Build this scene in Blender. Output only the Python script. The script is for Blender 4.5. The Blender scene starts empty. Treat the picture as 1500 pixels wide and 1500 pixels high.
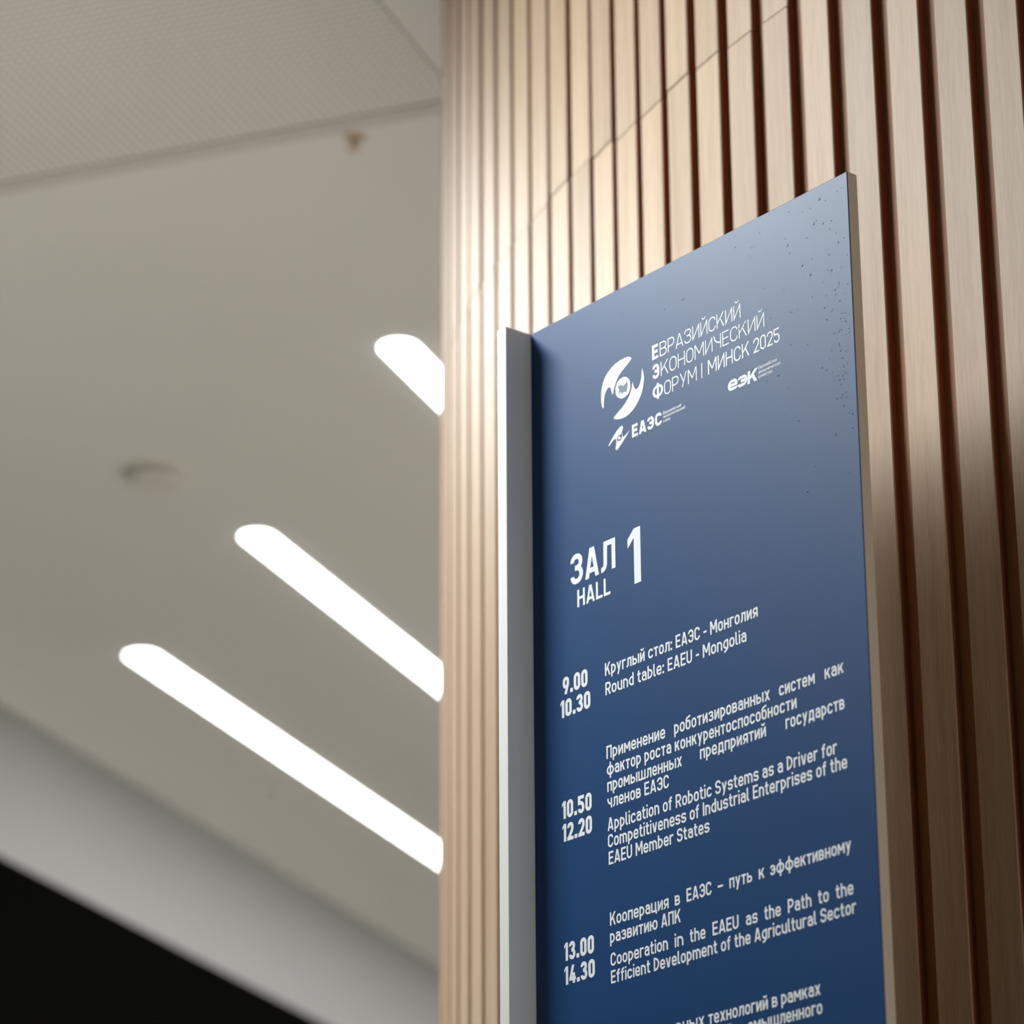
import bpy, bmesh, math, random
from mathutils import Matrix, Vector

C = bpy.context.scene.collection
S = bpy.context.scene
random.seed(7)
EYE = 1.25            # camera height above the floor
CEIL = 3.75           # ceiling height

# ------------------------------------------------------------------ camera
cam_data = bpy.data.cameras.new('camera')
cam_data.sensor_fit = 'HORIZONTAL'
cam_data.sensor_width = 36.0
cam_data.lens = 5022.01 / 1500 * 36.0
cam_data.clip_start = 0.05
cam_data.dof.use_dof = True
cam_data.dof.focus_distance = 3.12
cam_data.dof.aperture_fstop = 5.0
cam = bpy.data.objects.new('camera', cam_data)
C.objects.link(cam)
RV = Vector((0.999982904, 0.002122239, -0.005448566))
UV = Vector((0.005847288, -0.362937980, 0.931794952))
FV = Vector((0.0, 0.931810882, 0.362944184))
M = Matrix.Identity(4)
for i in range(3):
    M[i][0], M[i][1], M[i][2] = RV[i], UV[i], -FV[i]
M.translation = Vector((0, 0, EYE))
cam.matrix_world = M
S.camera = cam

# ------------------------------------------------------------------ colour management, world, big lights
S.view_settings.view_transform = 'Standard'
S.view_settings.look = 'None'
S.view_settings.gamma = 1.0
S.view_settings.use_curve_mapping = False
S.view_settings.exposure = 0.0

world = bpy.data.worlds.new('hall_daylight')
S.world = world
world.use_nodes = True
bg = world.node_tree.nodes['Background']
bg.inputs[0].default_value = (0.93, 0.97, 1.0, 1)
bg.inputs[1].default_value = 0.04


def area(name, loc, target, sx, sy, power, col=(1, 1, 1)):
    d = bpy.data.lights.new(name, 'AREA')
    d.shape = 'RECTANGLE'
    d.size, d.size_y, d.energy, d.color = sx, sy, power, col
    o = bpy.data.objects.new(name, d)
    C.objects.link(o)
    o.location = loc
    o.rotation_euler = (Vector(target) - Vector(loc)).to_track_quat('-Z', 'Y').to_euler()
    return o


# plan directions: D runs along the sign away from the camera, N points out of the sign's face
YAW = 0.676107954
D = Vector((-math.sin(YAW), math.cos(YAW), 0))
N = Vector((-math.cos(YAW), -math.sin(YAW), 0))
TL = Vector((0.01953, 3.09677, EYE + 1.3948))     # top-left corner of the blue face
SIGN_C = TL - D * 0.225 - Vector((0, 0, 0.45))

wash = area('unseen_wash_light', (-1.12, 3.18, 3.66), (0.10, 3.05, 2.3), 0.75, 0.5, 27, (0.95, 1.0, 1.0))
wash.data.spread = math.radians(105)
wash = area('unseen_wash_light', (-1.08, 4.85, 3.69), (-0.05, 4.0, 2.5), 0.35, 0.35, 10, (0.98, 1.0, 0.98))  # added out of view to brighten the tops of the left-hand slats
wash.data.spread = math.radians(90)
low = area('unseen_fill_light', (-1.10, 4.80, 2.1), (0.0, 4.0, 2.0), 0.3, 0.8, 4.6, (1.0, 0.98, 0.94))  # low fill added out of view for the lower left-hand slats
up = area('added_ceiling_fill', (-1.87, 4.12, 0.8), (-1.87, 4.121, 3.0), 0.8, 0.4, 17, (1.0, 0.99, 0.97))  # unseen upward area light, added only to lift the nearer ceiling
up.data.spread = math.radians(130)
side = area('unseen_fill_light', (2.6, -0.6, 3.2), (0.2, 2.9, 1.2), 1.0, 0.6, 3.4, (1.0, 0.98, 0.95))  # weak fill added for the fin's inner face and the board's right edge
side.data.spread = math.radians(55)
area('unseen_fill_light', (3.4, 4.6, 3.7), (3.4, 4.6, 0), 3.0, 3.0, 330, (1.0, 0.99, 0.97))  # this and next two: unseen panels added to light ceiling off the floor
area('unseen_fill_light', (4.2, 7.6, 3.7), (4.2, 7.6, 0), 4.0, 4.0, 430, (1.0, 0.99, 0.97))
area('unseen_fill_light', (5.6, 11.5, 3.7), (5.6, 11.5, 0), 4.0, 4.0, 60, (1.0, 0.99, 0.97))


# ------------------------------------------------------------------ materials
def mat(name, col, rough=0.5, spec=0.5, metal=0.0, emit=None, estr=0.0):
    m = bpy.data.materials.new(name)
    m.use_nodes = True
    b = m.node_tree.nodes['Principled BSDF']
    b.inputs['Base Color'].default_value = (*col, 1)
    b.inputs['Roughness'].default_value = rough
    b.inputs['Specular IOR Level'].default_value = spec
    b.inputs['Metallic'].default_value = metal
    if emit:
        b.inputs['Emission Color'].default_value = (*emit, 1)
        b.inputs['Emission Strength'].default_value = estr
    return m


def nodes(m):
    nt = m.node_tree
    return nt, nt.nodes, nt.links, nt.nodes['Principled BSDF']


def add_bump(m, scale, strength, dist=0.001, detail=3.0, coord='Object'):
    nt, n, l, b = nodes(m)
    tc = n.new('ShaderNodeTexCoord')
    tx = n.new('ShaderNodeTexNoise')
    tx.inputs['Scale'].default_value = scale
    tx.inputs['Detail'].default_value = detail
    bu = n.new('ShaderNodeBump')
    bu.inputs['Strength'].default_value = strength
    bu.inputs['Distance'].default_value = dist
    l.new(tc.outputs[coord], tx.inputs['Vector'])
    l.new(tx.outputs['Fac'], bu.inputs['Height'])
    l.new(bu.outputs['Normal'], b.inputs['Normal'])
    return m


def wood(name, light, dark, rough, spec, coat=0.0):
    m = mat(name, light, rough, spec)
    nt, n, l, b = nodes(m)
    tc = n.new('ShaderNodeTexCoord')
    geo = n.new('ShaderNodeNewGeometry')
    off = n.new('ShaderNodeVectorMath'); off.operation = 'ADD'
    sc = n.new('ShaderNodeVectorMath'); sc.operation = 'SCALE'
    sc.inputs[0].default_value = (37.0, 11.0, 5.0)
    l.new(geo.outputs['Random Per Island'], sc.inputs['Scale'])
    l.new(tc.outputs['Object'], off.inputs[0]); l.new(sc.outputs[0], off.inputs[1])
    mp = n.new('ShaderNodeMapping'); mp.inputs['Scale'].default_value = (1, 1, 0.035)
    l.new(off.outputs[0], mp.inputs['Vector'])
    fine = n.new('ShaderNodeTexNoise'); fine.inputs['Scale'].default_value = 700; fine.inputs['Detail'].default_value = 4
    fine.inputs['Roughness'].default_value = 0.6
    broad = n.new('ShaderNodeTexNoise'); broad.inputs['Scale'].default_value = 70; broad.inputs['Detail'].default_value = 3
    l.new(mp.outputs[0], fine.inputs['Vector']); l.new(mp.outputs[0], broad.inputs['Vector'])
    mx = n.new('ShaderNodeMath'); mx.operation = 'MULTIPLY_ADD'
    mx.inputs[1].default_value = 0.55
    l.new(fine.outputs['Fac'], mx.inputs[0])
    m2 = n.new('ShaderNodeMath'); m2.operation = 'MULTIPLY'; m2.inputs[1].default_value = 0.45
    l.new(broad.outputs['Fac'], m2.inputs[0]); l.new(m2.outputs[0], mx.inputs[2])
    rp = n.new('ShaderNodeValToRGB')
    rp.color_ramp.elements[0].position = 0.36; rp.color_ramp.elements[0].color = (*dark, 1)
    rp.color_ramp.elements[1].position = 0.60; rp.color_ramp.elements[1].color = (*light, 1)
    l.new(mx.outputs[0], rp.inputs[0])
    b.inputs['Coat Weight'].default_value = coat
    b.inputs['Coat Roughness'].default_value = 0.52
    # slight tone difference from slat to slat
    hv = n.new('ShaderNodeHueSaturation')
    mr = n.new('ShaderNodeMapRange'); mr.inputs['To Min'].default_value = 0.90; mr.inputs['To Max'].default_value = 1.08
    l.new(geo.outputs['Random Per Island'], mr.inputs['Value'])
    l.new(mr.outputs[0], hv.inputs['Value']); l.new(rp.outputs[0], hv.inputs['Color'])
    l.new(hv.outputs[0], b.inputs['Base Color'])
    bu = n.new('ShaderNodeBump'); bu.inputs['Strength'].default_value = 0.25; bu.inputs['Distance'].default_value = 0.0004
    l.new(fine.outputs['Fac'], bu.inputs['Height']); l.new(bu.outputs[0], b.inputs['Normal'])
    return m


M_face = wood('oak_veneer', (0.41, 0.292, 0.195), (0.315, 0.208, 0.128), 0.55, 0.2, 0.22)
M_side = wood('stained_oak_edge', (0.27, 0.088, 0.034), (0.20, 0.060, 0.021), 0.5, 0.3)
M_back = mat('red_brown_backing', (0.27, 0.125, 0.052), 0.6, 0.3)
M_blue = add_bump(mat('navy_printed_film', (0.003, 0.047, 0.155), 0.45, 0.30), 900, 0.10, 0.0006, 4)
M_edge = mat('bare_board_edge', (0.74, 0.62, 0.49), 0.6, 0.3)
M_white = mat('white_lacquer', (0.80, 0.81, 0.80), 0.45, 0.4)
M_letter = mat('white_vinyl_lettering', (0.87, 0.88, 0.89), 0.5, 0.2)
M_mapink = mat('grey_blue_print', (0.10, 0.15, 0.22), 0.45, 0.4)
M_plaster = add_bump(mat('warm_white_plaster', (0.77, 0.755, 0.705), 0.85, 0.2), 40, 0.05)
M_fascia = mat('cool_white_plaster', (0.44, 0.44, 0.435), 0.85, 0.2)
M_strip = mat('grey_joint_strip', (0.62, 0.60, 0.55), 0.85, 0.2)
M_black = mat('matt_black_panel', (0.004, 0.004, 0.0038), 0.8, 0.0)
M_floor = add_bump(mat('pale_stone_floor', (0.36, 0.345, 0.32), 0.6, 0.3), 12, 0.02)
M_lamp = mat('lit_diffuser', (0.9, 0.9, 0.9), 0.5, 0.2, emit=(1.0, 1.0, 1.0), estr=8.0)
M_lampbody = mat('white_lamp_trim', (0.78, 0.77, 0.74), 0.5, 0.3)
M_det = mat('white_plastic', (0.74, 0.71, 0.64), 0.5, 0.4)
M_brass = mat('dull_brass', (0.68, 0.56, 0.42), 0.5, 0.3)
M_steel = mat('grey_steel', (0.35, 0.35, 0.35), 0.4, 0.5, metal=0.9)

# perforated metal ceiling sheet: a grid of small dark holes
M_perf = mat('perforated_ceiling_sheet', (0.77, 0.755, 0.705), 0.8, 0.2)
nt, n, l, b = nodes(M_perf)
tc = n.new('ShaderNodeTexCoord')
sp = n.new('ShaderNodeSeparateXYZ'); l.new(tc.outputs['Object'], sp.inputs[0])
sq = []
for ax in ('X', 'Y'):
    a1 = n.new('ShaderNodeMath'); a1.operation = 'MULTIPLY'; a1.inputs[1].default_value = 1 / 0.0150
    l.new(sp.outputs[ax], a1.inputs[0])
    a2 = n.new('ShaderNodeMath'); a2.operation = 'FRACT'; l.new(a1.outputs[0], a2.inputs[0])
    a3 = n.new('ShaderNodeMath'); a3.operation = 'SUBTRACT'; a3.inputs[1].default_value = 0.5; l.new(a2.outputs[0], a3.inputs[0])
    a4 = n.new('ShaderNodeMath'); a4.operation = 'POWER'; a4.inputs[1].default_value = 2; l.new(a3.outputs[0], a4.inputs[0])
    sq.append(a4)
ad = n.new('ShaderNodeMath'); ad.operation = 'ADD'; l.new(sq[0].outputs[0], ad.inputs[0]); l.new(sq[1].outputs[0], ad.inputs[1])
lt = n.new('ShaderNodeMath'); lt.operation = 'LESS_THAN'; lt.inputs[1].default_value = 0.28 ** 2; l.new(ad.outputs[0], lt.inputs[0])
mxc = n.new('ShaderNodeMix'); mxc.data_type = 'RGBA'
mxc.inputs[6].default_value = (0.79, 0.775, 0.725, 1); mxc.inputs[7].default_value = (0.40, 0.38, 0.33, 1)
l.new(lt.outputs[0], mxc.inputs[0]); l.new(mxc.outputs[2], b.inputs['Base Color'])


# ------------------------------------------------------------------ object helpers
def empty(name, label, cat, loc, rz=0.0, group=None):
    o = bpy.data.objects.new(name, None)
    o.empty_display_size = 0.1
    C.objects.link(o)
    o.location = loc
    o.rotation_euler = (0, 0, rz)
    o['label'], o['category'] = label, cat
    if group:
        o['group'] = group
    return o


def mesh_obj(name, bm, mats, parent=None, loc=None, rz=0.0, smooth=False, fix=True):
    me = bpy.data.meshes.new(name)
    if fix:
        bmesh.ops.recalc_face_normals(bm, faces=bm.faces)
    bm.to_mesh(me)
    bm.free()
    for m in (mats if isinstance(mats, (list, tuple)) else [mats]):
        me.materials.append(m)
    if smooth:
        for p in me.polygons:
            p.use_smooth = True
    o = bpy.data.objects.new(name, me)
    C.objects.link(o)
    if parent:
        o.parent = parent
    if loc is not None:
        o.location = loc
    o.rotation_euler = (0, 0, rz)
    return o


def struct(o):
    o['kind'] = 'structure'
    return o


def box(bm, x0, x1, y0, y1, z0, z1, mi=0, bevel=0.0):
    vs = [bm.verts.new((x, y, z)) for x in (x0, x1) for y in (y0, y1) for z in (z0, z1)]
    idx = [(0, 1, 3, 2), (4, 6, 7, 5), (0, 4, 5, 1), (2, 3, 7, 6), (0, 2, 6, 4), (1, 5, 7, 3)]
    fs = [bm.faces.new([vs[i] for i in q]) for q in idx]
    for f in fs:
        f.material_index = mi
    if bevel:
        es = list({e for f in fs for e in f.edges})
        r = bmesh.ops.bevel(bm, geom=es, offset=bevel, segments=2, affect='EDGES', profile=0.5)
        for f in r['faces']:
            f.material_index = mi
    return fs


def prism(bm, pts, z0, z1, mi=0):
    a = [bm.verts.new((x, y, z0)) for x, y in pts]
    c = [bm.verts.new((x, y, z1)) for x, y in pts]
    k = len(pts)
    fs = [bm.faces.new(a[::-1]), bm.faces.new(c)]
    for i in range(k):
        fs.append(bm.faces.new((a[i], a[(i + 1) % k], c[(i + 1) % k], c[i])))
    for f in fs:
        f.material_index = mi
    return fs


def lathe(bm, prof, seg=40, cx=0, cy=0, mi=0):
    rings = []
    for r, z in prof:
        if r < 1e-6:
            rings.append([bm.verts.new((cx, cy, z))])
        else:
            rings.append([bm.verts.new((cx + r * math.cos(2 * math.pi * i / seg), cy + r * math.sin(2 * math.pi * i / seg), z)) for i in range(seg)])
    for p, q in zip(rings, rings[1:]):
        for i in range(seg):
            j = (i + 1) % seg
            if len(p) == 1 and len(q) == 1:
                continue
            if len(p) == 1:
                f = bm.faces.new((p[0], q[j], q[i]))
            elif len(q) == 1:
                f = bm.faces.new((p[i], p[j], q[0]))
            else:
                f = bm.faces.new((p[i], p[j], q[j], q[i]))
            f.material_index = mi


# ------------------------------------------------------------------ the hall: floor, ceiling, far wall
# the ceiling grid runs along GU (away, to the right) and GV (to the left)
CY = 0.359510536
GU = Vector((math.sin(CY), math.cos(CY), 0))
GV = Vector((-math.cos(CY), math.sin(CY), 0))
GRZ = math.atan2(GU.y, GU.x)          # local X = GU, local Y = GV
WALL_V = 3.81

bm = bmesh.new(); box(bm, -4.0, 16.0, -6.0, WALL_V, -0.12, 0.0)
struct(mesh_obj('floor', bm, M_floor, rz=GRZ))

bm = bmesh.new()                       # plaster slabs either side of a shadow gap, perforated bay let in
PV0, PV1 = 1.713, WALL_V
GAP0, GAP1 = 4.342, 4.380
TH = 0.10
box(bm, GAP1, 16.0, -6.0, WALL_V, CEIL, CEIL + TH)                 # beyond the gap
box(bm, -4.0, GAP0, -6.0, PV0, CEIL, CEIL + TH)                    # right of the perforated bay
box(bm, GAP0, GAP1, -6.0, WALL_V, CEIL + 0.002, CEIL + TH)         # bottom of the gap
struct(mesh_obj('ceiling', bm, M_plaster, rz=GRZ))
bm = bmesh.new(); box(bm, -4.0, GAP0, PV0 + 0.004, WALL_V, CEIL + 0.0025, CEIL + TH)
struct(mesh_obj('ceiling_perforated', bm, M_perf, rz=GRZ))

bm = bmesh.new(); box(bm, GAP0, GAP1, -6.0, WALL_V, CEIL - 0.001, CEIL + 0.002)
struct(mesh_obj('trim_2', bm, M_strip, rz=GRZ))
bm = bmesh.new(); box(bm, -4.0, 16.0, WALL_V, WALL_V + 0.15, 0.0, EYE + 2.141)
struct(mesh_obj('wall_left', bm, M_black, rz=GRZ))
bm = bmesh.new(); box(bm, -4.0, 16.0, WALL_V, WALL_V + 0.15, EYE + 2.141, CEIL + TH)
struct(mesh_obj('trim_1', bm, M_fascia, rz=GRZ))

# ------------------------------------------------------------------ curved column clad in upright slats
PTS = [(0.4792, 2.8434), (0.4388, 2.8923), (0.3986, 2.9415), (0.3593, 2.9913), (0.3215, 3.0422), (0.2856, 3.0945), (0.252, 3.1484), (0.2209, 3.2037), (0.1919, 3.2602), (0.1648, 3.3175), (0.1391, 3.3755), (0.1142, 3.4339), (0.09, 3.4926), (0.0664, 3.5515), (0.0434, 3.6107), (0.0212, 3.6701), (0.0001, 3.7299), (-0.0197, 3.7902), (-0.0379, 3.851), (-0.0541, 3.9124), (-0.068, 3.9743), (-0.0793, 4.0368), (-0.0876, 4.0997), (-0.0926, 4.1629), (-0.094, 4.2264), (-0.0915, 4.2898), (-0.0848, 4.3529), (-0.0735, 4.4153)]
SEAM = [1.756, 1.756, 1.758, 1.758, 1.76, 1.762, 1.764, 1.77, 1.775, 1.774, 1.777, 1.785, 1.793, 1.796, 1.795, 1.796, 1.798, 1.803, 1.801, 1.80]
PITCH = 0.0635
line = [Vector((x, y, 0)) for x, y in PTS]
step = line[0] - line[1]
right = [line[0] + step * i for i in range(9, 0, -1)]
n_right = len(right)
ang = math.atan2(line[-1].y - line[-2].y, line[-1].x - line[-2].x)
left = []
cur = line[-1]
for i in range(24):
    ang -= math.radians(4.3)
    cur = cur + Vector((math.cos(ang), math.sin(ang), 0)) * PITCH
    left.append(cur)
path = right + line + left
DEPTH = 0.0100


def gap_share(k):
    """the gaps narrow where the column starts to turn"""
    return max(0.19, 0.333 - 0.025 * max(0, k - 4))


column = empty('slatted_column', 'curved column clad in upright pale oak slats with red brown gaps, behind the blue sign', 'column', (0.5, 3.6, 0))
cinv = Vector((0.5, 3.6, 0))
bm = bmesh.new()
core = []
for i in range(len(path) - 1):
    a, c = path[i], path[i + 1]
    d = (c - a).normalized()
    out = Vector((-d.y, d.x, 0))        # away from the core
    core.append(a - out * DEPTH)
    k = i - n_right
    p0, p1 = a, a + d * PITCH * (1 - gap_share(k))
    zs = EYE + (SEAM[k] if 0 <= k < len(SEAM) else (SEAM[0] if k < 0 else SEAM[-1]))
    jog = random.uniform(-0.0008, 0.0008)
    for z0, z1, o in ((0.0, zs - 0.0009, 0.0), (zs + 0.0009, CEIL, jog)):
        r = 0.0011
        q = [p0 - out * DEPTH, p0 + out * (o - r), p0 + out * o + d * r, p1 + out * o - d * r, p1 + out * (o - r), p1 - out * DEPTH]
        q = [(v.x - cinv.x, v.y - cinv.y) for v in q]
        fs = prism(bm, q, z0, z1, 1)
        for f in fs[3:6]:
            f.material_index = 0
        fs[0].material_index = fs[1].material_index = 0
mesh_obj('slat_cladding', bm, [M_face, M_side], column)
core.append(path[-1] - Vector((0, 0, 0)) + Vector((0.05, -0.02, 0)))
back = [Vector((core[0].x + 0.55, core[0].y + 0.45, 0))]
bm = bmesh.new()
prism(bm, [(v.x - cinv.x, v.y - cinv.y) for v in core + back], 0.0, CEIL)
mesh_obj('backing', bm, M_back, column)

# ------------------------------------------------------------------ the sign
SW = 0.450            # width of the blue face
ST = 0.0124           # board thickness
ZT = TL.z             # top edge height
sign_rz = math.atan2(-D.y, -D.x)       # local X runs along the face to the right, local -Y out of it
sign = empty('information_sign', 'tall navy blue programme sign with white lettering and side fin before the slatted column', 'sign', (TL.x, TL.y, 0), sign_rz)

bm = bmesh.new()
fs = box(bm, 0.0, SW, 0.0, ST, 0.02, ZT, 0, bevel=0.0008)
for f in bm.faces:
    f.normal_update()
    if f.normal.y > -0.5 and f.calc_center_median().y > 0.0012:
        f.material_index = 1
# small bubbles trapped under the film
spots = []
for _ in range(85):
    spots.append((random.gauss(0.432, 0.008), random.gauss(0.165, 0.05), random.uniform(0.0004, 0.0011)))
for _ in range(75):
    spots.append((random.uniform(0.30, 0.445), abs(random.gauss(0.09, 0.09)) + 0.012, random.uniform(0.0003, 0.0009)))
for _ in range(34):
    spots.append((random.uniform(0.02, 0.44), random.uniform(0.01, 0.36), random.uniform(0.0003, 0.0008)))
spots += [(0.2262, 0.0445, 0.0012), (0.370, 0.043, 0.0012), (0.405, 0.035, 0.0013), (0.4135, 0.0135, 0.0014), (0.388, 0.070, 0.0013), (0.352, 0.165, 0.0013), (0.383, 0.287, 0.0013), (0.398, 0.083, 0.0012), (0.20, 0.045, 0.0009)]
for a, bb, r in spots:
    if not (0.004 < a < SW - 0.004):
        continue
    seg = 10
    rings = []
    for fr, h in ((1.0, 0.0), (0.8, 0.55), (0.45, 0.88)):
        rings.append([bm.verts.new((a + r * fr * math.cos(6.28319 * i / seg), -r * 0.17 * h - (0.00005 if h else -0.00005), ZT - bb + r * 1.2 * fr * math.sin(6.28319 * i / seg))) for i in range(seg)])
    top = bm.verts.new((a, -r * 0.17, ZT - bb))
    for p, q in zip(rings, rings[1:]):
        for i in range(seg):
            f = bm.faces.new((p[i], p[(i + 1) % seg], q[(i + 1) % seg], q[i])); f.smooth = True
    for i in range(seg):
        f = bm.faces.new((rings[-1][i], rings[-1][(i + 1) % seg], top)); f.smooth = True
panel = mesh_obj('panel', bm, [M_blue, M_edge], sign)
panel['label'] = 'navy blue printed board with bare brown edges'

bm = bmesh.new()
box(bm, -0.0139, -0.0002, -0.0314, ST, 0.02, ZT, 0, bevel=0.0005)
fin = mesh_obj('side_fin', bm, M_white, sign)
fin['label'] = 'white upright fin along the left edge'
bm = bmesh.new()
box(bm, -0.02, SW + 0.005, -0.10, 0.10, 0.0, 0.02, 0, bevel=0.003)
mesh_obj('base_plate', bm, M_steel, sign)


# ---------------------------------------------------------------- lettering: monoline condensed grotesque, drawn as ribbons
BIG = 9.0


def fillet(pts, closed):
    k = len(pts)
    out = []
    P = [Vector((p[0], p[1])) for p in pts]
    for i in range(k):
        r = pts[i][2] if len(pts[i]) > 2 else 0
        if r <= 0 or (not closed and i in (0, k - 1)):
            out.append(P[i]); continue
        a, v, c = P[i - 1], P[i], P[(i + 1) % k]
        ra = len(pts[i - 1]) > 2 and pts[i - 1][2] > 0 and (closed or i - 1 > 0)
        rc = len(pts[(i + 1) % k]) > 2 and pts[(i + 1) % k][2] > 0 and (closed or (i + 1) < k - 1)
        la, lc = (a - v).length, (c - v).length
        lim = min(la * (0.5 if ra else 0.98), lc * (0.5 if rc else 0.98))
        u, w = (a - v).normalized(), (c - v).normalized()
        th = u.angle(w)
        if th > 3.1:
            out.append(v); continue
        tl = min(lim, r / math.tan(th / 2))
        rr = tl * math.tan(th / 2)
        p0 = v + u * tl
        bis = (u + w).normalized()
        cen = v + bis * (rr / math.sin(th / 2))
        a0 = math.atan2(p0.y - cen.y, p0.x - cen.x)
        p1 = v + w * tl
        a1 = math.atan2(p1.y - cen.y, p1.x - cen.x)
        da = (a1 - a0 + math.pi) % (2 * math.pi) - math.pi
        m = 7
        for j in range(m + 1):
            t = a0 + da * j / m
            out.append(Vector((cen.x + rr * math.cos(t), cen.y + rr * math.sin(t))))
    res = []
    for p in out:
        if not res or (p - res[-1]).length > 1e-5:
            res.append(p)
    if closed and (res[0] - res[-1]).length < 1e-5:
        res.pop()
    return res


def ribbon(pts, closed, t):
    """offset a polyline by half the stroke width each side, with mitred joins"""
    k = len(pts)
    L, R_ = [], []
    for i in range(k):
        if closed or 0 < i < k - 1:
            d0 = (pts[i] - pts[i - 1]).normalized(); d1 = (pts[(i + 1) % k] - pts[i]).normalized()
        elif i == 0:
            d0 = d1 = (pts[1] - pts[0]).normalized()
        else:
            d0 = d1 = (pts[-1] - pts[-2]).normalized()
        n0 = Vector((-d0.y, d0.x)); n1 = Vector((-d1.y, d1.x))
        mm = n0 + n1
        if mm.length < 1e-4:
            mm = n0
        mm.normalize()
        s = (t / 2) / max(0.45, mm.dot(n0))
        L.append(pts[i] + mm * s); R_.append(pts[i] - mm * s)
    quads = []
    rng = range(k) if closed else range(k - 1)
    for i in rng:
        j = (i + 1) % k
        quads.append((L[i], L[j], R_[j], R_[i]))
    return quads


WID = {'А': .60, 'A': .60, 'В': .54, 'Е': .47, 'E': .47, 'К': .56, 'М': .68, 'M': .68, 'Л': .60, 'L': .45, 'I': .0, '|': .0, 'Ф': .72,
       '1': .32, '.': .0, ':': .0, '-': .30, '–': .36, 'г': .38, 'ф': .74, 'ш': .76, 'ы': .70, 'ю': .74, 'м': .62, 'm': .76, 'i': .0, 'l': .22,
       'f': .34, 't': .34, 'r': .36, 'т': .44, 'ц': .56, 'д': .56, 'к': .48, 'л': .50, 'D': .53, 'R': .54, 'P': .52, 'Р': .52}


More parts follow.
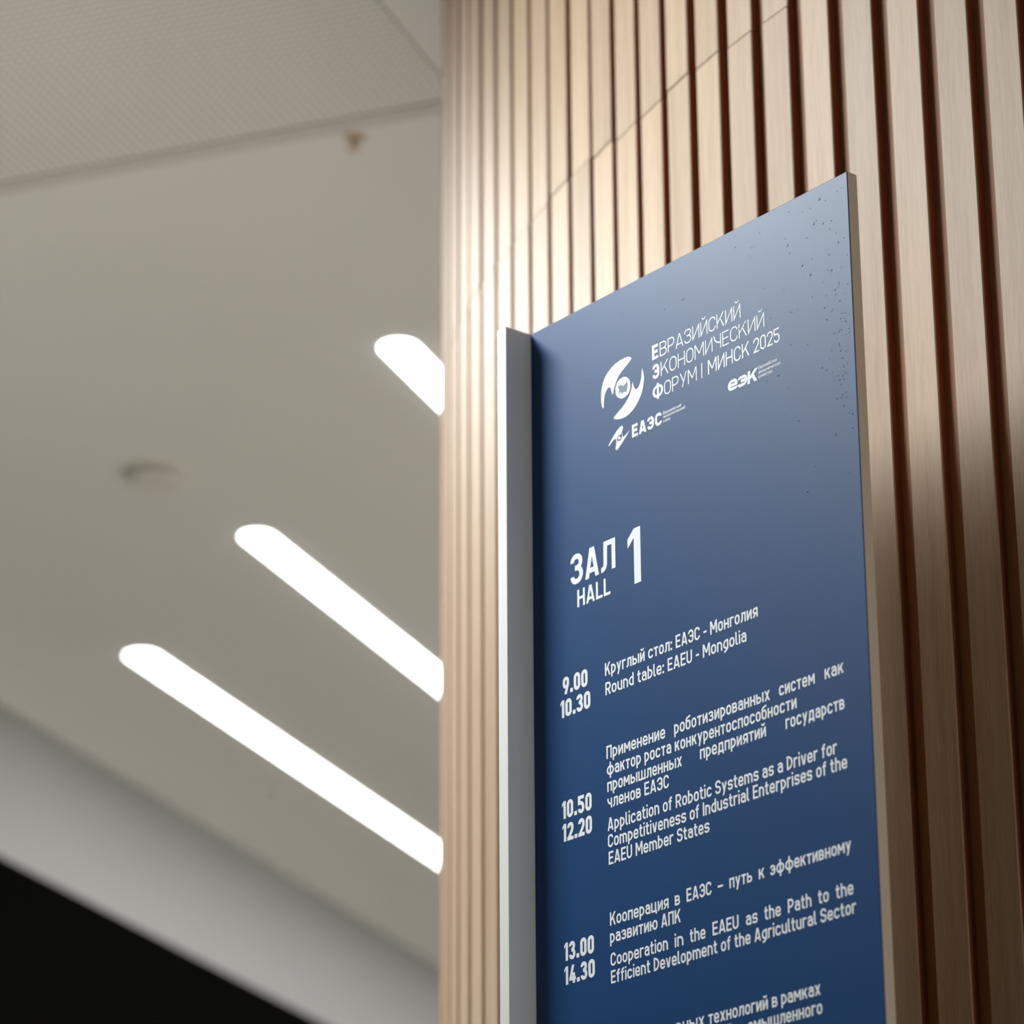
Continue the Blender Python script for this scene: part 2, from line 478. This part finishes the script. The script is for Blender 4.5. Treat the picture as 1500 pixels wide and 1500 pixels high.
def glyph(ch, t, kx):
    low = ch.islower()
    w = WID.get(ch, .48 if low else .53) * kx
    if ch in ('I', '|', 'i'):
        w = t
    if ch in '.:':
        w = t * 1.15
    h = 0.74 if low else 1.0
    l, r, bo, T, m = t / 2, w - t / 2, t / 2, h - t / 2, w / 2
    mid = h * .51
    R = BIG
    o = []

    def P(*pts): o.append(ribbon(fillet(pts, False), False, t))
    def O(*pts): o.append(ribbon(fillet(pts, True), True, t))
    def Q(*pts): o.append([tuple(Vector(p) for p in pts)])

    def Dg(x0, y0, x1, y1, f=1.0):
        wx = t * f * math.hypot(x1 - x0, y1 - y0) / abs(y1 - y0) / 2
        Q((x0 - wx, y0), (x1 - wx, y1), (x1 + wx, y1), (x0 + wx, y0))
    dx = t * .54
    q6 = (w - t) * .58
    c = ch
    if c in 'ОO0оo': O((l, bo, R), (r, bo, R), (r, T, R), (l, T, R))
    elif c in 'СCсc': P((r, h * .70), (r, T, R), (l, T, R), (l, bo, R), (r, bo, R), (r, h * .30))
    elif c in 'ЕE': P((w, T), (l, T), (l, bo), (w, bo)); P((l, .51), (w * .92, .51))
    elif c in 'Нн' or c == 'H': P((l, 0), (l, h)); P((r, 0), (r, h)); P((l, mid), (r, mid))
    elif c in 'Кк':
        P((l, 0), (l, h)); Dg(l + t * .35, h * .36, w - dx, h); Dg(l + (w - t) * .52, h * .58, w - dx, 0)
    elif c in 'МMм':
        P((l, 0), (l, h)); P((r, 0), (r, h)); Dg(t * .62, h, m, h * .30, .95); Dg(w - t * .62, h, m, h * .30, .95)
    elif c in 'ИЙий':
        P((l, 0), (l, h)); P((r, 0), (r, h)); Dg(t * .6, h * .08, w - t * .6, h * .92)
        if c in 'Йй':
            g = t * .8
            o.append(ribbon(fillet([(m - .13, h + .28), (m - .13, h + .15, .10), (m + .13, h + .15, .10), (m + .13, h + .28)], False), False, g))
    elif c in 'Вв':
        O((l, bo), (r, bo, R), (r, mid, R), (l, mid)); O((l, mid), (r - .03, mid, R), (r - .03, T, R), (l, T))
    elif c in 'РP': P((l, 0), (l, h)); O((l, .42), (r, .42, R), (r, T, R), (l, T))
    elif c == 'R': P((l, 0), (l, h)); O((l, .44), (r, .44, R), (r, T, R), (l, T)); Dg(m + .02, .44, w - dx, 0)
    elif c in 'З3з':
        P((l, h * .73), (l, T, R), (r - .02, T, R), (r - .02, h * .53, R), (w * .36, h * .53))
        P((w * .36, h * .53), (r, h * .53, R), (r, bo, R), (l, bo, R), (l, h * .27))
    elif c in 'Чч': P((l, h), (l, h * .40, R), (r, h * .40)); P((r, 0), (r, h))
    elif c in 'Ээ': P((l, h * .70), (l, T, R), (r, T, R), (r, bo, R), (l, bo, R), (l, h * .30)); P((w * .32, mid), (r, mid))
    elif c == 'Ф': P((m, -.04), (m, 1.04)); O((l, .17, R), (r, .17, R), (r, .83, R), (l, .83, R))
    elif c == 'ф': P((m, -.24), (m, 1.0)); O((l, bo, R), (r, bo, R), (r, T, R), (l, T, R))
    elif c == 'У': Dg(w - dx, 1, w * .34, 0); Dg(dx, 1, w * .54, .34)
    elif c in 'уy': Dg(w - dx, h, w * .30, -.24); Dg(dx, h, w * .52, .06)
    elif c == 'v': Dg(dx, h, m - .02, 0); Dg(w - dx, h, m + .02, 0)
    elif c in 'Пп': P((l, 0), (l, T), (r, T), (r, 0))
    elif c in 'Лл': P((0, bo), (l + w * .16, bo, .17), (l + w * .18, T), (r, T), (r, 0))
    elif c in 'AА':
        wx = dx * 1.02
        Dg(wx, 0, m - t * .12, 1); Dg(w - wx, 0, m + t * .12, 1); P((w * .2, .25), (w * .8, .25))
    elif c == 'D': O((l, bo), (r, bo, R), (r, T, R), (l, T))
    elif c == 'I': P((l, 0), (l, 1))
    elif c == '|': P((l, -.02), (l, 1.02))
    elif c == 'L': P((l, 1), (l, bo), (w, bo))
    elif c in 'Ss': P((r, h * .72), (r, T, R), (l, T, R), (l, mid, R), (r, mid, R), (r, bo, R), (l, bo, R), (l, h * .28))
    elif c == 'U': P((l, 1), (l, bo, R), (r, bo, R), (r, 1))
    elif c == '1': P((r, 0), (r, 1)); Q((0, .68), (0, .845), (w - t * .95, 1.0), (w - t * .6, .90))
    elif c == '2': P((l, .71), (l, T, R), (r, T, R), (r, .58, .25), (l + t * .1, bo)); P((0, bo), (w, bo))
    elif c == '4': Dg(w * .60, 1, dx, .27); P((0, .26), (w, .26)); P((w * .70, 0), (w * .70, .56))
    elif c == '5': P((w * .95, T), (l, T), (l, .59), (r, .59, R), (r, bo, R), (l, bo, R), (l, .27))
    elif c == '9': O((l, .42, R), (r, .42, R), (r, T, R), (l, T, R)); P((r, .66), (r - .01, .50), (w * .42, 0))
    elif c == '.': Q((0, 0), (w, 0), (w, t * 1.15), (0, t * 1.15))
    elif c == ':':
        Q((0, 0), (w, 0), (w, t * 1.15), (0, t * 1.15)); Q((0, .50), (w, .50), (w, .50 + t * 1.15), (0, .50 + t * 1.15))
    elif c in '-–': P((0, .40), (w, .40))
    elif c in 'аa':
        P((r, 0), (r, T, R), (l + .02, T, R), (l + .02, T - .13)); P((r, .43), (l, .43, R), (l, bo, R), (r, bo))
    elif c == 'б': O((l, bo, R), (r, bo, R), (r, T, R), (l, T, R)); P((l, .40), (l, .86, .18), (w * .98, 1.0))
    elif c == 'b': P((l, 0), (l, 1)); O((l, bo), (r, bo, R), (r, T, R), (l, T))
    elif c == 'г': P((l, 0), (l, T), (w, T))
    elif c == 'д': P((l, -.15), (l, bo), (r, bo), (r, -.15)); P((w * .20, bo), (w * .28, T), (r - w * .08, T), (r - w * .08, bo))
    elif c in 'еe': P((r, .36), (r, T, R), (l, T, R), (l, bo, R), (r, bo, R), (r, .20)); P((l, .36), (r + t / 2, .36))
    elif c in 'рp': P((l, -.24), (l, h)); O((l, bo), (r, bo, R), (r, T, R), (l, T))
    elif c == 'т': P((0, T), (w, T)); P((m, 0), (m, h))
    elif c == 'х': Dg(dx, 0, w - dx, h); Dg(w - dx, 0, dx, h)
    elif c == 'ц': P((l, h), (l, bo), (w, bo)); P((r - .07, bo), (r - .07, h)); P((w - t / 2, t), (w - t / 2, -.15))
    elif c == 'ш': P((l, h), (l, bo), (r, bo), (r, h)); P((m, bo), (m, h))
    elif c == 'ь': P((l, 0), (l, h)); O((l, bo), (r, bo, R), (r, .43, R), (l, .43))
    elif c == 'ы':
        q = w * .68 - t / 2
        P((l, 0), (l, h)); O((l, bo), (q, bo, R), (q, .43, R), (l, .43)); P((r, 0), (r, h))
    elif c == 'ю': P((l, 0), (l, h)); P((l, mid), (w * .4, mid)); q = w * .34 + t / 2; O((q, bo, R), (r, bo, R), (r, T, R), (q, T, R))
    elif c == 'я': P((r, 0), (r, h)); O((r, T), (l, T, R), (l, .30, R), (r, .30)); Dg(w * .50, .32, dx, 0)
    elif c == 'd': P((r, 0), (r, 1)); O((r, T), (l, T, R), (l, bo, R), (r, bo))
    elif c == 'f': P((w, 1 - t / 2), (w * .42, 1 - t / 2, .16), (w * .42, 0)); P((0, T), (w * .92, T))
    elif c == 'g': O((r, T), (l, T, R), (l, bo, R), (r, bo)); P((r, h), (r, -.24 + bo, R), (l, -.24 + bo))
    elif c == 'h': P((l, 0), (l, 1)); P((l, T), (r, T, q6), (r, 0))
    elif c == 'i': P((l, 0), (l, h)); Q((0, .87), (w, .87), (w, .87 + t), (0, .87 + t))
    elif c == 'l': P((l, 1), (l, bo, .11), (w, bo))
    elif c == 'm': P((l, 0), (l, h)); P((l, T), (m, T, q6 * .6), (m, 0)); P((m - .02, T), (r, T, q6 * .6), (r, 0))
    elif c == 'n': P((l, 0), (l, h)); P((l, T), (r, T, q6), (r, 0))
    elif c == 'r': P((l, 0), (l, h)); P((l, .45), (l + .02, T, .16), (w, T))
    elif c == 't': q = w * .40; P((q, .95), (q, bo, .13), (w, bo)); P((0, T), (w * .96, T))
    elif c == 'u': P((l, h), (l, bo, q6), (r, bo)); P((r, 0), (r, h))
    else: P((l, 0), (l, h), (r, h), (r, 0))
    return w, o


def text(bm, s, a0, a1, b, cap, wt, lift=0.00012, slant=0.0):
    """one run of lettering between a0 and a1 (mm along the board), baseline b mm below the top edge"""
    width = (a1 - a0) / cap

    def total(kx):
        x = 0
        for i, ch in enumerate(s):
            if ch == ' ':
                x += .36 * kx; continue
            x += glyph(ch, wt, kx)[0]
            if i + 1 < len(s) and s[i + 1] != ' ':
                x += .09 * kx
        return x
    lo, hi = 0.2, 4.0
    for _ in range(18):
        k = (lo + hi) / 2
        if total(k) < width: lo = k
        else: hi = k
    x = 0
    lift0 = lift
    for i, ch in enumerate(s):
        if ch == ' ':
            x += .36 * k; continue
        w, strokes = glyph(ch, wt, k)
        for si, quads in enumerate(strokes):
            yy = -lift0 - si * 0.000004
            for q in quads:
                vs = [bm.verts.new(((a0 + (x + p.x + slant * p.y) * cap) / 1000, yy, ZT - (b - p.y * cap) / 1000)) for p in q]
                try:
                    f = bm.faces.new(vs)
                    f.normal_update()
                    if f.normal.y > 0:
                        f.normal_flip()
                except ValueError:
                    pass
        x += w
        if i + 1 < len(s) and s[i + 1] != ' ':
            x += .09 * k


def poly(bm, pts, lift, mi=0):
    vs = [bm.verts.new((x / 1000, -lift, ZT - y / 1000)) for x, y in pts]
    f = bm.faces.new(vs)
    f.normal_update()
    if f.normal.y > 0:
        f.normal_flip()
    f.material_index = mi
    r = bmesh.ops.triangulate(bm, faces=[f])


def smoothp(pts, n_=3):
    out = []
    k = len(pts)
    for i in range(k):
        p0, p1, p2, p3 = (Vector(pts[(i + j) % k]) for j in (-1, 0, 1, 2))
        sharp = (p1 - p0).angle(p2 - p1) > 0.9 or (p2 - p1).angle(p3 - p2) > 0.9
        out.append(tuple(p1))
        if sharp:
            continue
        for j in range(1, n_):
            t = j / n_
            q = 0.5 * ((2 * p1) + (p2 - p0) * t + (2 * p0 - 5 * p1 + 4 * p2 - p3) * t * t + (3 * p1 - p0 - 3 * p2 + p3) * t ** 3)
            out.append(tuple(q))
    return out


def lettering(name, runs, label=None):
    bm = bmesh.new()
    for rr in runs:
        text(bm, *rr)
    o = mesh_obj(name, bm, M_letter, panel, fix=False)
    if label:
        o['label'] = label
    return o


LT, MD = .085, .150
lettering('title_lettering', [
    ('Е', 181.2, 189.9, 91.5, 14.8, .20), ('ВРАЗИЙСКИЙ', 192.2, 305.0, 91.5, 14.5, LT),
    ('Э', 181.2, 190.8, 111.6, 14.8, .20), ('КОНОМИЧЕСКИЙ', 193.0, 336.1, 111.8, 14.5, LT),
    ('Ф', 180.9, 195.6, 132.4, 14.9, .18), ('ОРУМ', 197.2, 243.0, 132.8, 14.3, LT),
    ('|', 249.4, 250.9, 132.8, 14.4, .09), ('МИНСК', 258.6, 315.0, 132.8, 14.3, LT + .02), ('2025', 320.5, 355.6, 133.2, 14.2, LT + .02)])
lettering('hall_heading', [('ЗАЛ', 57.2, 122.8, 281.9, 30.2, .172), ('HALL', 66.7, 114.8, 306.0, 17.4, .160), ('1', 140.6, 158.9, 306.3, 55.0, .172)])
lettering('schedule_entry', [
    ('9.00', 43.7, 80.0, 386.9, 17.1, .20), ('10.30', 39.9, 83.6, 409.2, 17.1, .20),
    ('Круглый стол: ЕАЭС - Монголия', 105.2, 314.6, 384.3, 12.4, MD), ('Round table: EAEU - Mongolia', 105.5, 298.9, 403.2, 12.3, MD)])
lettering('schedule_entry', [
    ('10.50', 40.6, 83.4, 507.4, 17.0, .20), ('12.20', 40.8, 83.4, 529.3, 17.0, .20),
    ('Применение', 105.5, 187.5, 464.7, 12.4, MD), ('роботизированных', 199.8, 326.3, 464.6, 12.4, MD), ('систем', 338.3, 383.3, 464.6, 12.4, MD), ('как', 395.7, 418.9, 464.4, 12.4, MD),
    ('фактор роста конкурентоспособности', 105.6, 359.7, 480.7, 12.4, MD),
    ('промышленных', 105.9, 209.2, 496.3, 12.4, MD), ('предприятий', 233.6, 320.0, 496.3, 12.4, MD), ('государств', 345.0, 418.2, 496.3, 12.4, MD),
    ('членов ЕАЭС', 105.6, 191.1, 511.9, 12.4, MD),
    ('Application of Robotic Systems as a Driver for', 105.5, 406.9, 533.3, 12.3, MD),
    ('Competitiveness of Industrial Enterprises of the', 105.6, 418.4, 548.9, 12.3, MD),
    ('EAEU Member States', 106.3, 243.5, 565.0, 12.2, MD)])
lettering('schedule_entry', [
    ('13.00', 41.4, 83.8, 641.8, 17.0, .20), ('14.30', 41.2, 84.5, 664.0, 17.0, .20),
    ('Кооперация', 106.7, 187.0, 621.7, 12.1, MD), ('в', 195.3, 202.2, 621.7, 12.1, MD), ('ЕАЭС', 211.1, 243.9, 621.6, 12.1, MD), ('–', 252.1, 258.8, 621.4, 12.1, MD),
    ('путь', 267.3, 296.4, 621.3, 12.1, MD), ('к', 304.9, 312.0, 621.2, 12.1, MD), ('эффективному', 319.4, 418.9, 621.2, 12.1, MD),
    ('развитию АПК', 106.3, 202.5, 637.8, 12.1, MD),
    ('Cooperation', 106.6, 184.8, 659.0, 12.0, MD), ('in', 194.0, 205.4, 659.0, 12.0, MD), ('the', 214.1, 234.5, 658.8, 12.0, MD), ('EAEU', 243.9, 277.5, 658.5, 12.0, MD),
    ('as', 286.9, 301.7, 658.4, 12.0, MD), ('the', 310.3, 330.8, 658.4, 12.0, MD), ('Path', 339.8, 368.6, 658.3, 12.0, MD), ('to', 377.1, 389.8, 658.3, 12.0, MD), ('the', 398.5, 419.3, 658.3, 12.0, MD),
    ('Efficient Development of the Agricultural Sector', 106.8, 421.7, 674.9, 11.9, MD)])
lettering('schedule_entry', [
    ('рных', 193.2, 230.1, 735.4, 12.0, MD), ('технологий', 235.4, 311.0, 735.4, 12.0, MD), ('в', 316.0, 322.8, 735.3, 12.0, MD), ('рамках', 327.6, 375.4, 735.1, 12.0, MD),
    ('й', 258.3, 264.5, 751.3, 12.0, MD), ('омышленного', 285.2, 376.7, 751.3, 12.0, MD)])

E1 = [(150.2, 77.2), (146.5, 75.5), (139.1, 75.0), (130.5, 75.8), (122.9, 78.1), (116.3, 81.9), (110.8, 87.2), (107.6, 93.7), (106.3, 100.9), (106.3, 107.7), (107.1, 113.3), (108.7, 116.2), (109.6, 115.6), (109.9, 111.2), (110.5, 106.1), (112.0, 102.1), (114.3, 99.0), (117.0, 97.3), (119.4, 97.7), (120.7, 100.1), (121.7, 103.5), (122.7, 106.4), (123.6, 106.3), (124.6, 102.6), (126.7, 98.0), (129.5, 93.6), (133.3, 89.7), (138.8, 86.3), (145.3, 82.9), (150.7, 79.8), (151.5, 78.6)]
E2 = [(166.4, 93.9), (168.1, 99.4), (168.8, 105.6), (167.7, 112.0), (165.7, 118.0), (162.1, 123.5), (157.2, 128.6), (151.3, 132.6), (143.8, 135.3), (136.4, 135.6), (129.0, 134.2), (124.7, 132.3), (124.1, 131.0), (125.9, 129.7), (131.3, 127.0), (137.8, 123.9), (143.2, 120.1), (147.6, 115.6), (150.4, 110.6), (151.8, 105.8), (152.5, 103.4), (153.1, 105.5), (153.9, 108.8), (155.6, 111.7), (157.7, 112.8), (159.8, 112.3), (162.5, 109.5), (164.6, 104.9), (165.6, 99.3)]
E3 = [(141.7, 94.6), (147.0, 98.9), (148.9, 104.1), (148.5, 109.2), (145.5, 113.4), (140.1, 115.3), (135.3, 114.8), (130.1, 111.6), (127.5, 106.6), (127.7, 101.3), (129.9, 96.8), (134.8, 94.3)]
E4 = [(130.7, 100.8), (135.2, 100.5), (136.8, 101.8), (138.9, 102.9), (142.6, 101.2), (144.3, 98.7), (144.7, 101.9), (145.2, 105.0), (144.1, 107.7), (143.5, 110.5), (141.9, 110.3), (139.8, 109.2), (138.1, 109.8), (137.0, 110.9), (135.5, 108.5), (133.9, 107.6), (133.0, 109.2), (131.8, 108.7), (132.4, 105.9), (132.9, 104.6), (131.4, 103.0)]
S1 = [(137.0, 144.2), (135.7, 142.9), (132.5, 143.5), (128.1, 145.8), (123.8, 149.2), (119.4, 153.0), (115.6, 157.0), (116.4, 157.8), (120.4, 155.2), (123.7, 153.4), (126.1, 153.1), (127.2, 154.5), (126.5, 158.3), (127.9, 156.5), (128.5, 153.0), (131.2, 151.2), (133.9, 151.4), (135.5, 148.9), (137.4, 145.8)]
S2 = [(147.1, 151.1), (142.3, 153.4), (138.5, 154.8), (136.6, 154.9), (136.2, 152.5), (136.6, 149.6), (135.6, 152.0), (135.3, 155.2), (133.7, 157.3), (131.0, 157.2), (128.9, 156.1), (127.1, 158.8), (125.9, 162.9), (126.6, 165.0), (128.7, 165.3), (133.0, 162.3), (137.9, 158.6), (142.2, 155.2), (146.6, 151.8)]
S3 = [(131.7, 152.6), (133.2, 153.5), (133.8, 155.0), (132.9, 155.9), (131.4, 155.8), (130.0, 155.0), (129.7, 153.7), (130.4, 152.7)]
bm = bmesh.new()
poly(bm, smoothp(E1), 0.00012); poly(bm, smoothp(E2), 0.00012); poly(bm, smoothp(E3, 5), 0.00012); poly(bm, E4, 0.0002, 1)
o = mesh_obj('emblem', bm, [M_letter, M_mapink], panel, fix=False)
o['label'] = 'large white emblem of two sweeping wings round a disc with a small map'
bm = bmesh.new()
poly(bm, S1, 0.00012); poly(bm, S2, 0.00012); poly(bm, smoothp(S3, 3), 0.00012)
text(bm, 'ЕАЭС', 150.1, 192.7, 160.1, 12.8, .22)
for s, a0, a1, b_, in (('Евразийский', 194.7, 220.4, 151.5), ('экономический', 194.6, 225.6, 155.3), ('союз', 194.5, 204.7, 159.5)):
    text(bm, s, a0, a1, b_, 3.3, .13)
o = mesh_obj('partner_logo', bm, M_letter, panel, fix=False)
o['label'] = 'small white winged logo with bold lettering'
bm = bmesh.new()
text(bm, 'е', 284.4, 297.6, 159.2, 14.2, .205, 0.00012, .08)
text(bm, 'э', 298.0, 310.8, 159.8, 14.2, .205, 0.00012, .08)
text(bm, 'к', 311.0, 324.0, 160.6, 16.6, .20, 0.00012, .08)
for s, a0, a1, b_, in (('Евразийская', 326.1, 350.6, 150.8), ('экономическая', 325.9, 354.9, 155.4), ('комиссия', 325.7, 343.8, 159.7)):
    text(bm, s, a0, a1, b_, 3.3, .13)
o = mesh_obj('partner_logo', bm, M_letter, panel, fix=False)
o['label'] = 'small bold slanted white letters with three fine lines of text'


# ------------------------------------------------------------------ ceiling fittings
def cpt(u, v, z=CEIL):
    p = GU * u + GV * v
    return (p.x, p.y, z)


def capsule(u0, u1, hw, m=14):
    """rounded-end outline of a strip light in its own frame"""
    L = (u1 - u0) / 2
    pts = [(L - hw + hw * math.cos(t), hw * math.sin(t)) for t in [math.pi * (i / m - 0.5) for i in range(m + 1)]]
    return pts + [(-x, -y) for x, y in pts]


def lamp(u0, u1, v, width, label):
    t = empty('linear_light', label, 'ceiling light', cpt((u0 + u1) / 2, v), GRZ, 'strip lights in the ceiling')
    hw = width / 2
    bm = bmesh.new()
    inner, outer = capsule(u0, u1, hw), capsule(u0 - 0.005, u1 + 0.005, hw + 0.005)
    k = len(inner)
    rings = [[bm.verts.new((x, y, z)) for x, y in o] for o, z in ((outer, 0.0), (outer, -0.003), (inner, -0.003), (inner, 0.0))]
    for p, q in zip(rings, rings[1:]):
        for i in range(k):
            bm.faces.new((p[i], p[(i + 1) % k], q[(i + 1) % k], q[i]))
    mesh_obj('trim_frame', bm, M_lampbody, t)
    bm = bmesh.new()
    prism(bm, inner, -0.006, 0.0)
    mesh_obj('diffuser', bm, M_lamp, t)


lamp(5.135, 7.7, 2.157, 0.069, 'highest lit strip light, its end showing just left of the slatted column, nearest the groove')
lamp(5.905, 8.9, 2.788, 0.069, 'middle one of the three lit strip lights, running in below the round smoke detector')
lamp(6.49, 10.2, 3.342, 0.076, 'lowest and longest lit strip light, closest to the black wall')

det = empty('smoke_detector', 'round white smoke detector on the plain ceiling left of the strip lights', 'smoke detector', cpt(5.557, 2.829), GRZ)
bm = bmesh.new()
lathe(bm, [(0.0, 0.0), (0.054, 0.0), (0.056, -0.004), (0.056, -0.012), (0.0, -0.012)], 48)
mesh_obj('mounting_base', bm, M_det, det, smooth=False)
bm = bmesh.new()
lathe(bm, [(0.0, -0.012), (0.055, -0.012), (0.054, -0.022), (0.050, -0.026), (0.0, -0.027)], 48)
mesh_obj('sensor_cover', bm, M_det, det)


def sprinkler(u, v, label, m_):
    t = empty('sprinkler', label, 'sprinkler', cpt(u, v), GRZ, 'ceiling sprinklers')
    bm = bmesh.new(); lathe(bm, [(0.0, 0.0), (0.016, 0.0), (0.014, -0.005), (0.0, -0.005)], 24)
    mesh_obj('escutcheon', bm, m_, t)
    bm = bmesh.new(); lathe(bm, [(0.0, -0.005), (0.007, -0.005), (0.006, -0.012), (0.003, -0.022), (0.0, -0.022)], 16)
    mesh_obj('body', bm, m_, t)
    bm = bmesh.new(); lathe(bm, [(0.0, -0.022), (0.011, -0.022), (0.011, -0.024), (0.0, -0.024)], 20)
    mesh_obj('deflector', bm, m_, t)


sprinkler(4.400, 1.915, 'small brass sprinkler beside the groove across the ceiling', M_brass)
sprinkler(7.625, 3.505, 'small pale sprinkler beside the lowest strip light, towards the black wall', M_det)
